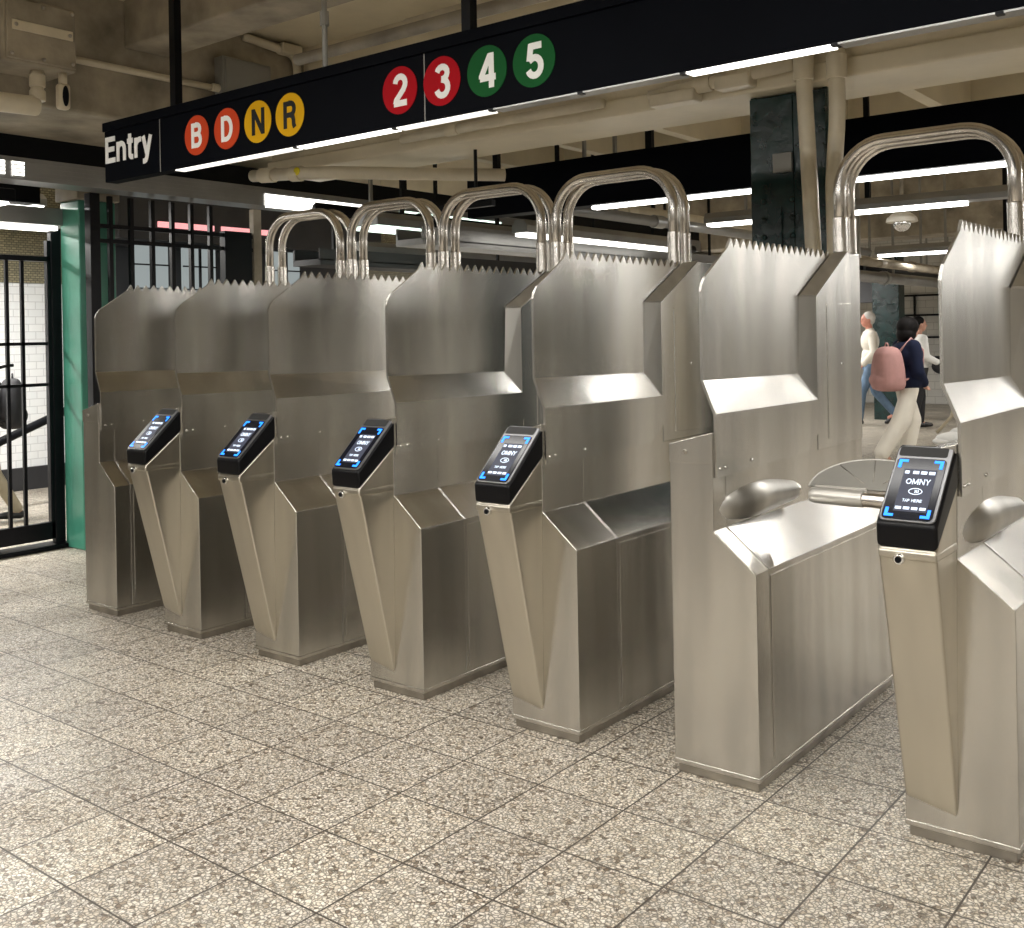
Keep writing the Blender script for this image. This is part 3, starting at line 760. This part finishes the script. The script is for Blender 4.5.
q = pipe_thing('conduit', [(-6.4, 5.0, 2.78), (-5.6, 5.0, 2.72), (-5.2, 5.3, 2.70), (-4.7, 5.9, 2.70)], .045, 'thick cream pipe bending away beneath the beam corner',
               [((-6.3, 5.0, 2.773), (-6.15, 5.0, 2.762)), ((-5.95, 5.0, 2.746), (-5.85, 5.0, 2.739))])
MB().ball((.55, -.045, -.03), .035, .012, .03).build('yellow_tag', M['yellow_tag'], q, smooth=True)
pipe_thing('conduit', [(-4.3, 3.66, 3.02), (3.0, 3.66, 3.02)], .03, 'thin dark edged pipe across the ceiling above the sign', m='cream_dirty')
pipe_thing('conduit', [(-4.0, 4.2, 3.25), (3.0, 4.2, 3.25)], .05, 'thick cream pipe across the ceiling above the sign')
hr = MB().tube([(-4.55, 5.4, 2.8), (-4.55, 5.4, 2.42)], .012, 8).box(-4.9, -4.4, 5.38, 5.42, 2.41, 2.45)
tag(hr.build('pipe_hanger', M['black']), 'thin dark threaded rod hanging below the beam above the middle hoops', 'hanger rod')

# black tray and beams beyond, in depth direction
pipe_defs = [(-6.5, 5.7, 12, 2.60, .05, 'black', 'thick black pipe running away above the left hoops'),
             (-4.9, 6.6, 13, 2.62, .06, 'pipe', 'cream pipe running away left of the green pillar'),
             (-4.6, 6.6, 13, 2.50, .045, 'grey_metal', 'grey pipe running away left of the green pillar'),
             (-4.15, 10, 20, 2.30, .055, 'cream_dirty', 'dirty cream pipe running away over the woman with the pink backpack'),
             (-4.5, 10, 20, 2.18, .07, 'grey_metal', 'grey pipe below the dirty cream pipe over the far passage'),
             (-4.8, 10, 20, 2.32, .05, 'black', 'black pipe beside the grey pipe over the far passage'),
             (-3.85, 10, 20, 2.24, .035, 'cream_dirty', 'thin pipe nearest the right side of the far passage')]
for (x, y0, y1, z, r, m, L) in pipe_defs:
    hp_ = pipe_thing('overhead_pipe', [(x, y0, z), (x, y1, z)], r, L, [((x, y0 + 1.2, z), (x, y0 + 1.35, z)), ((x, y0 + 3.2, z), (x, y0 + 3.3, z))], m=m)
    for q_ in (.6, 3.6, 6.0 if y1 - y0 > 6.2 else 5.0): MB().box(-.012, .012, q_, q_ + .03, 0, 3.7 - z).build('pipe_hanger', M['grey_box'], hp_)
for (x0, x1, y0, y1, z, m_, L) in ((-5.9, -5.6, 6.0, 12, 2.27, 'grey_metal', 'long grey cable tray running away behind the middle hoops'),
                          (-7.15, -6.8, 6.0, 14, 2.18, 'dark_wall', 'dark cable tray running away low behind the second and third hoops')):
    ct = empty('cable_tray', (x0, y0, z), L, 'cable tray')
    w_ = x1 - x0
    MB().box(0, w_, 0, y1 - y0, 0, .05).box(0, .02, 0, y1 - y0, .04, .14).box(w_ - .02, w_, 0, y1 - y0, .04, .14).build('tray', M[m_], ct)
    for q_ in (.3, 2.6, 5.0):
        MB().box(w_ / 2 - .012, w_ / 2 + .012, q_, q_ + .025, .05, 3.7 - z).build('hanger', M['black'], ct)

# dome camera
dc = empty('dome_camera', (-2.895, 9.0, 2.38), 'white dome security camera hanging under the far fluorescent light', 'security camera')
MB().tube([(0, 0, .06), (0, 0, .10), (0, 0, .14)], [.13, .12, .07], 20).build('housing', M['cream_cloth'], dc, smooth=False, bevel=.005)
MB().ball((0, 0, .055), .075, .075, .075).build('dome', M['chrome'], dc, smooth=True)
MB().tube([(0, 0, .13), (0, 0, 1.32)], .018, 10).build('stem', M['cream_dirty'], dc)

# far wall details
fw = [(-7.0, .55), (-5.98, .5)]
far = empty('barred_window', (-6.6, 21.85, 0), 'black framed barred window in the far tiled wall', 'window')
g = MB()
for x in (-.7, -.2, .3, .62): g.box(x - .02, x + .02, -.03, 0, .9, 2.2)
for z in (.9, 1.35, 1.8, 2.2): g.box(-.7, .64, -.03, 0, z - .02, z + .02)
g.build('window_bars', M['fence'], far)
tag(MB().box(-6.25, -5.8, 17.8, 18.1, 0, 2.75).build('steel_column', M['dark_green'], bevel=.01), 'dark green column in the far passage behind the woman', 'column')
tag(MB().box(-7.9, -6.35, 18.3, 18.45, 2.0, 2.75).build('hanging_sign', M['dark_wall'], bevel=.01), 'dark far overhead panel above the man in the white jacket', 'sign')
vp = MB()
g = empty('pipe_bundle', (-5.3, 21.6, 0), 'dark vertical pipes on the far tiled wall beyond the people', 'pipes')
for k_, (x, r) in enumerate(((-.25, .05), (-.05, .09), (.16, .07), (.34, .04))):
    auto_smooth(MB().tube([(x, 0, 0), (x, 0, 2.7)], r, 12).build('vertical_pipe', M['black'], g))
tag(MB().box(-5.0, -3.2, 21.5, 21.9, 0, .35).build('floor_cabinet', M['dark_wall'], bevel=.01), 'low dark cabinet against the far tiled wall', 'cabinet')
g = MB()
g.ball((0, 0, .10), .22, .12, .08); g.ball((.14, .04, .16), .16, .1, .08); g.ball((-.12, .0, .06), .14, .1, .055)
o = g.build('plastic_bag', M['white_cloth'], smooth=True); o.location = (-4.0, 14.3, 0); o.rotation_euler.z = A
tag(o, 'crumpled white plastic bag on the floor beyond the nearest turnstile', 'bag')
g = MB(); g.tube([Vector((-4.20, 14.3, .16)), Vector((-4.02, 14.35, .38)), Vector((-3.98, 14.4, .62)), Vector((-3.98, 14.4, .85)), Vector((-4.02, 14.4, 1.1))], .022, 8)
tag(g.build('hanging_strap', M['khaki'], smooth=True), 'thin strap rising from the white plastic bag', 'strap')

# ------------------------------------------------------------------ people
def remesh_build(mb, name, m, parent, voxel=.01, it=3):
    o = mb.build(name, m, parent)
    r = o.modifiers.new('remesh', 'REMESH'); r.mode = 'VOXEL'; r.voxel_size = voxel; r.use_smooth_shade = True
    s = o.modifiers.new('smooth', 'SMOOTH'); s.factor = .5; s.iterations = it
    return o

def limb(mb, pts, rs):
    for i in range(len(pts) - 1):
        mb.tube([pts[i], pts[i + 1]], [rs[i], rs[i + 1]], 14)
        mb.ball(pts[i], rs[i], seg=14)
    mb.ball(pts[-1], rs[-1], seg=14)

def person(name, loc, yaw, sc, P, label, clothes):
    """local frame: facing +X, left is +Y. P: joint dictionary."""
    root = empty(name, loc, label, 'person', rz=yaw)
    root.scale = (sc, sc, sc)
    J = dict(hip=(0, 0, .93), waist=(0, 0, 1.08), chest=(.0, 0, 1.30), neck=(0, 0, 1.47), head=(.02, 0, 1.62))
    J.update(P)
    V = {k_: Vector(v) for k_, v in J.items()}
    b = MB()
    # trunk
    for (c, rx, ry, rz) in ((V['hip'], .12, .165, .13), (V['waist'], .105, .14, .13), (V['chest'], .12, .17, .17)):
        b.ball(c, rx, ry, rz, 18)
    sh = {s: V['chest'] + Vector((0, s * .175, .10)) for s in (-1, 1)}
    limb(b, [sh[-1], sh[1]], [.06, .06])
    limb(b, [V['chest'] + Vector((0, 0, .12)), V['neck'], V['head'] - Vector((.01, 0, .07))], [.065, .055, .05])
    # head: skull, jaw, nose, brow, ears, lips
    hd = V['head']
    b.ball(hd + Vector((0, 0, .02)), .098, .078, .105, 20); b.ball(hd + Vector((.035, 0, -.045)), .058, .052, .062, 16)
    b.ball(hd + Vector((.102, 0, -.01)), .018, .012, .024, 10); b.ball(hd + Vector((.082, 0, .032)), .016, .05, .012, 10)
    b.ball(hd + Vector((.088, 0, -.052)), .012, .024, .01, 10)
    for s in (-1, 1): b.ball(hd + Vector((-.005, s * .08, .0)), .02, .01, .03, 10)
    for s, k_ in ((1, 'l'), (-1, 'r')):
        el, wr = V['elbow_' + k_], V['wrist_' + k_]
        limb(b, [sh[s], el, wr], [.052, .042, .028])
        d = (wr - el).normalized(); side = d.cross(Vector((1, 0, 0)) if abs(d.x) < .8 else Vector((0, 0, 1))).normalized()
        up = side.cross(d)
        limb(b, [wr, wr + d * .05, wr + d * .085], [.026, .03, .03])
        for i in range(4):
            o_ = side * (i - 1.5) * .019; L_ = (.07, .08, .075, .058)[i]
            f0 = wr + d * .09 + o_; f1 = f0 + d * L_ * .5 + up * .008; f2 = f1 + d * L_ * .4 + up * .025
            limb(b, [f0, f1, f2], [.0095, .009, .008])
        t0 = wr + d * .035 - side * .03; limb(b, [t0, t0 - side * .02 + d * .03, t0 - side * .022 + d * .06 + up * .012], [.011, .010, .009])
        kn, an = V['knee_' + k_], V['ankle_' + k_]
        hp = V['hip'] + Vector((0, s * .09, -.03))
        limb(b, [hp, kn, an], [.085, .058, .038])
        limb(b, [an, an + Vector((.11, 0, -.045))], [.04, .028])
    remesh_build(b, 'body', M[clothes['skin']], root, .009, 2)
    e = MB()
    for s in (-1, 1): e.ball(hd + Vector((.086, s * .031, .012)), .010, .012, .008, 8)
    e.build('eyes', M['black'], root, smooth=True)
    # jacket / top
    t = MB()
    bk = clothes.get('bulk', 1.)
    for (c, rx, ry, rz) in ((V['waist'] + Vector((0, 0, -.09)), .14 * bk, .18 * bk, .14), (V['waist'], .13 * bk, .168 * bk, .14), (V['chest'], .14 * bk, .195 * bk, .18)):
        t.ball(c, rx, ry, rz, 18)
    limb(t, [sh[-1], sh[1]], [.078, .078])
    if clothes.get('collar'): limb(t, [V['chest'] + Vector((0, 0, .12)), V['neck'] + Vector((-.005, 0, -.01))], [.085, .072])
    for s, k_ in ((1, 'l'), (-1, 'r')):
        el, wr = V['elbow_' + k_], V['wrist_' + k_]
        if clothes.get('short'): limb(t, [sh[s], sh[s].lerp(el, .75)], [.072, .066])
        else: limb(t, [sh[s], el, el.lerp(wr, .96)], [.07 * bk, .06 * bk, .05 * bk])
    remesh_build(t, 'top', M[clothes['top']], root, .013, 3)
    # trousers
    t = MB(); wide = clothes.get('wide', 1.)
    t.ball(V['hip'] + Vector((0, 0, -.0)), .135, .175, .13, 18)
    for s, k_ in ((1, 'l'), (-1, 'r')):
        kn, an = V['knee_' + k_], V['ankle_' + k_]
        hp = V['hip'] + Vector((0, s * .088, -.03))
        limb(t, [hp, kn, kn.lerp(an, .93)], [.10, .072 * wide, .058 * wide])
    remesh_build(t, 'trousers', M[clothes['bottom']], root, .013, 3)
    for k_ in ('l', 'r'):
        an = V['ankle_' + k_]; tilt = clothes.get('tilt_' + k_, 0)
        d = Vector((math.cos(tilt), 0, -math.sin(tilt)))
        t = MB(); limb(t, [an + Vector((-.02, 0, -.035)), an + Vector((0, 0, -.035)) + d * .09, an + Vector((0, 0, -.04)) + d * .17], [.045, .042, .032])
        remesh_build(t, 'shoe', M[clothes['shoe']], root, .009, 2)
    # hair
    t = MB()
    if clothes['hair'] == 'bob':
        t.ball(hd + Vector((-.03, 0, .045)), .135, .125, .125, 20); t.ball(hd + Vector((-.055, 0, -.05)), .11, .125, .12, 20)
        t.ball(hd + Vector((-.01, -.062, -.03)), .06, .04, .10, 14); t.ball(hd + Vector((-.01, .062, -.03)), .06, .04, .10, 14)
    else:
        t.ball(hd + Vector((-.022, 0, .045)), .102, .088, .098, 20); t.ball(hd + Vector((-.05, 0, -.0)), .062, .08, .07, 16)
    remesh_build(t, 'hair', M[clothes['haircol']], root, .01, 2)
    return root, V, sh

def backpack(root, V, m, strap, dims=(.14, .17, .26), off=(-.24, 0, 1.16)):
    # worn on the back, still a thing of its own
    bp = empty('backpack', (0, 0, 0), '', 'backpack'); bp.matrix_world = Matrix.Translation(root.location) @ Matrix.Rotation(root.rotation_euler.z, 4, 'Z')
    bp.scale = root.scale
    o = Vector(off); t = MB()
    prof = [(.02, 1.0), (.34, .985), (.60, .90), (.78, .70), (.88, .4), (.96, .0), (1.0, -.4), (1.0, -.72), (.9, -.9), (.6, -1.0), (.02, -1.02)]
    rings = []
    for f_, z_ in prof:
        rings.append([t.bm.verts.new(o + Vector((dims[0] * f_ * math.copysign(abs(math.cos(q)) ** .8, math.cos(q)), dims[1] * f_ * math.copysign(abs(math.sin(q)) ** .8, math.sin(q)), dims[2] * z_))) for q in [2 * PI * k / 24 + .01 for k in range(24)]])
    for a_, b_ in zip(rings, rings[1:]):
        for k in range(24): t.bm.faces.new([a_[k], a_[(k + 1) % 24], b_[(k + 1) % 24], b_[k]])
    t.bm.faces.new(rings[0]); t.bm.faces.new(rings[-1][::-1])
    t.ball(o + Vector((-dims[0] * .62, 0, -dims[2] * .5)), dims[0] * .55, dims[1] * .8, dims[2] * .36, 14)
    remesh_build(t, 'pack', m, bp, .013, 3)
    t = MB()
    for s in (-1, 1):
        t.tube([o + Vector((.10, s * .09, .2)), V['chest'] + Vector((0, s * .12, .205)), V['chest'] + Vector((.145, s * .13, .06)), V['waist'] + Vector((.12, s * .16, .02)), o + Vector((.05, s * .15, -.18))], .014, 8)
    t.build('shoulder_straps', strap, bp, smooth=True)
    t = MB(); t.tube([o + Vector((-.01, -.05, dims[2] - .01)), o + Vector((-.01, -.02, dims[2] + .04)), o + Vector((-.01, .02, dims[2] + .04)), o + Vector((-.01, .05, dims[2] - .01))], .009, 8)
    t.build('top_handle', strap, bp, smooth=True)
    return bp

# woman walking right with a pink backpack (camera right = (cosA, sinA))
W1 = dict(head=(.05, 0, 1.60), elbow_l=(-.02, .24, 1.12), wrist_l=(.14, .15, 1.0), elbow_r=(.02, -.23, 1.10), wrist_r=(.16, -.10, .96),
          knee_l=(.10, .09, .50), ankle_l=(.02, .09, .08), knee_r=(-.13, -.09, .50), ankle_r=(-.40, -.09, .10))
r1, V1, s1 = person('person', (-3.95, 12.35, 0), A + .12, .95, W1, 'person in navy top and wide white trousers walking right with a pink backpack',
       dict(skin='skin', top='navy', bottom='cream_cloth', shoe='cream_cloth', hair='bob', haircol='hair_dark', wide=1.6, bulk=1.3, collar=True, tilt_r=.5))
b1 = backpack(r1, V1, M['pink'], M['pink'], (.19, .20, .27), (-.27, -.06, 1.14)); b1['label'] = 'pink backpack on the back of the person in the navy top'
# man in white jacket walking left
W2 = dict(head=(.03, 0, 1.63), elbow_l=(.0, .25, 1.13), wrist_l=(.16, .22, .95), elbow_r=(-.12, -.25, 1.13), wrist_r=(-.12, -.27, .88),
          knee_l=(.16, .09, .50), ankle_l=(.20, .09, .08), knee_r=(-.10, -.09, .50), ankle_r=(-.40, -.09, .14))
person('person', (-5.98, 16.9, 0), A + PI - .1, 1.03, W2, 'white-haired person in white jacket and blue jeans walking left behind the turnstile',
       dict(skin='skin_red', top='cream_cloth', bottom='denim', shoe='shoe_dark', hair='short', haircol='hair_white', collar=True, tilt_r=.5))
# person in white shirt beyond
W3 = dict(elbow_l=(.05, .24, 1.12), wrist_l=(.26, .15, 1.08), elbow_r=(.02, -.24, 1.12), wrist_r=(.24, -.2, 1.02),
          knee_l=(.06, .09, .50), ankle_l=(.04, .09, .08), knee_r=(-.05, -.09, .50), ankle_r=(-.16, -.09, .10))
r3, V3, s3 = person('person', (-5.12, 16.6, 0), A, .98, W3, 'person in white shirt and black trousers mostly hidden behind the navy-clad walker',
       dict(skin='skin', top='white_cloth', bottom='black_cloth', shoe='shoe_dark', hair='short', haircol='hair_dark', collar=False))
g = MB(); g.ball((0, 0, 0), .16, .09, .12, 16); g.box(-.1, .1, -.02, .02, .08, .16)
o = g.build('handbag', M['black_cloth'], smooth=True); o.location = (-4.78, 16.62, .95); tag(o, 'black bag held by the person in the white shirt', 'bag')
# person beyond the gate at the left edge
W4 = dict(head=(.05, 0, 1.60), elbow_l=(.06, .25, 1.12), wrist_l=(.22, .2, 1.0), elbow_r=(.02, -.25, 1.12), wrist_r=(.12, -.27, .92),
          knee_l=(.10, .09, .50), ankle_l=(.04, .09, .08), knee_r=(-.08, -.09, .50), ankle_r=(-.3, -.09, .10))
r4, V4, s4 = person('person', (-9.17, 4.27, 0), A + PI + .5, .85, W4, 'person in white top at the left edge beyond the gate wearing a black backpack',
       dict(skin='skin', top='white_cloth', bottom='khaki', shoe='shoe_dark', hair='short', haircol='hair_dark', short=True))
b4 = backpack(r4, V4, M['black_cloth'], M['black_cloth'], (.13, .18, .26), (-.25, .0, 1.22)); b4['label'] = 'black backpack worn by the person beyond the gate'

# ------------------------------------------------------------------ light and colour
w = bpy.data.worlds.new('world'); SC.world = w; w.use_nodes = True
w.node_tree.nodes['Background'].inputs[0].default_value = (.9, .88, .8, 1); w.node_tree.nodes['Background'].inputs[1].default_value = .15
SC.view_settings.view_transform = 'Standard'; SC.view_settings.look = 'None'; SC.view_settings.gamma = 1
SC.view_settings.use_curve_mapping = False; SC.view_settings.exposure = 0.33

def area(name, loc, sx, sy, e, c=(1, .975, .93)):
    l = bpy.data.lights.new(name, 'AREA'); l.shape = 'RECTANGLE'; l.size = sx; l.size_y = sy; l.energy = e; l.color = c
    o = bpy.data.objects.new(name, l); COL.objects.link(o); o.location = loc
    return o
# lamps that sit directly under the fixtures modelled above
for (y, e) in ((.9, 165), (-1.7, 85), (-4.6, 50)): area('fixture_or_fill_lamp', (-1.5, y, 2.985), 9.8, .12, e)  # fill light from the added rows above and behind the camera
area('fixture_or_fill_lamp', (-1.0, 6.38, 2.42), 5.0, .1, 60)
area('fixture_or_fill_lamp', (1.0, 8.5, 2.478), 7.0, .12, 48)  # mostly under the unlit right stretch out of view, added to brighten the plates
area('fixture_or_fill_lamp', (.4, 12, 2.352), 9.0, .12, 80)
area('fixture_or_fill_lamp', (.6, 16.5, 2.44), 8.6, .12, 130)
area('fixture_or_fill_lamp', (-9.2, 2.85, 2.74), .25, 3.8, 260)  # fill for the tiled wall, under the added trough light
area('fixture_or_fill_lamp', (-7.6, 15, 2.59), .16, 5.8, 190)  # fill for the far floor, under the added trough light
area('fixture_or_fill_lamp', (-7.6, 8.85, 2.35), .16, 3.2, 40)
area('fixture_or_fill_lamp', (-2.5, 3.085, 2.355), 3.2, .1, 14)
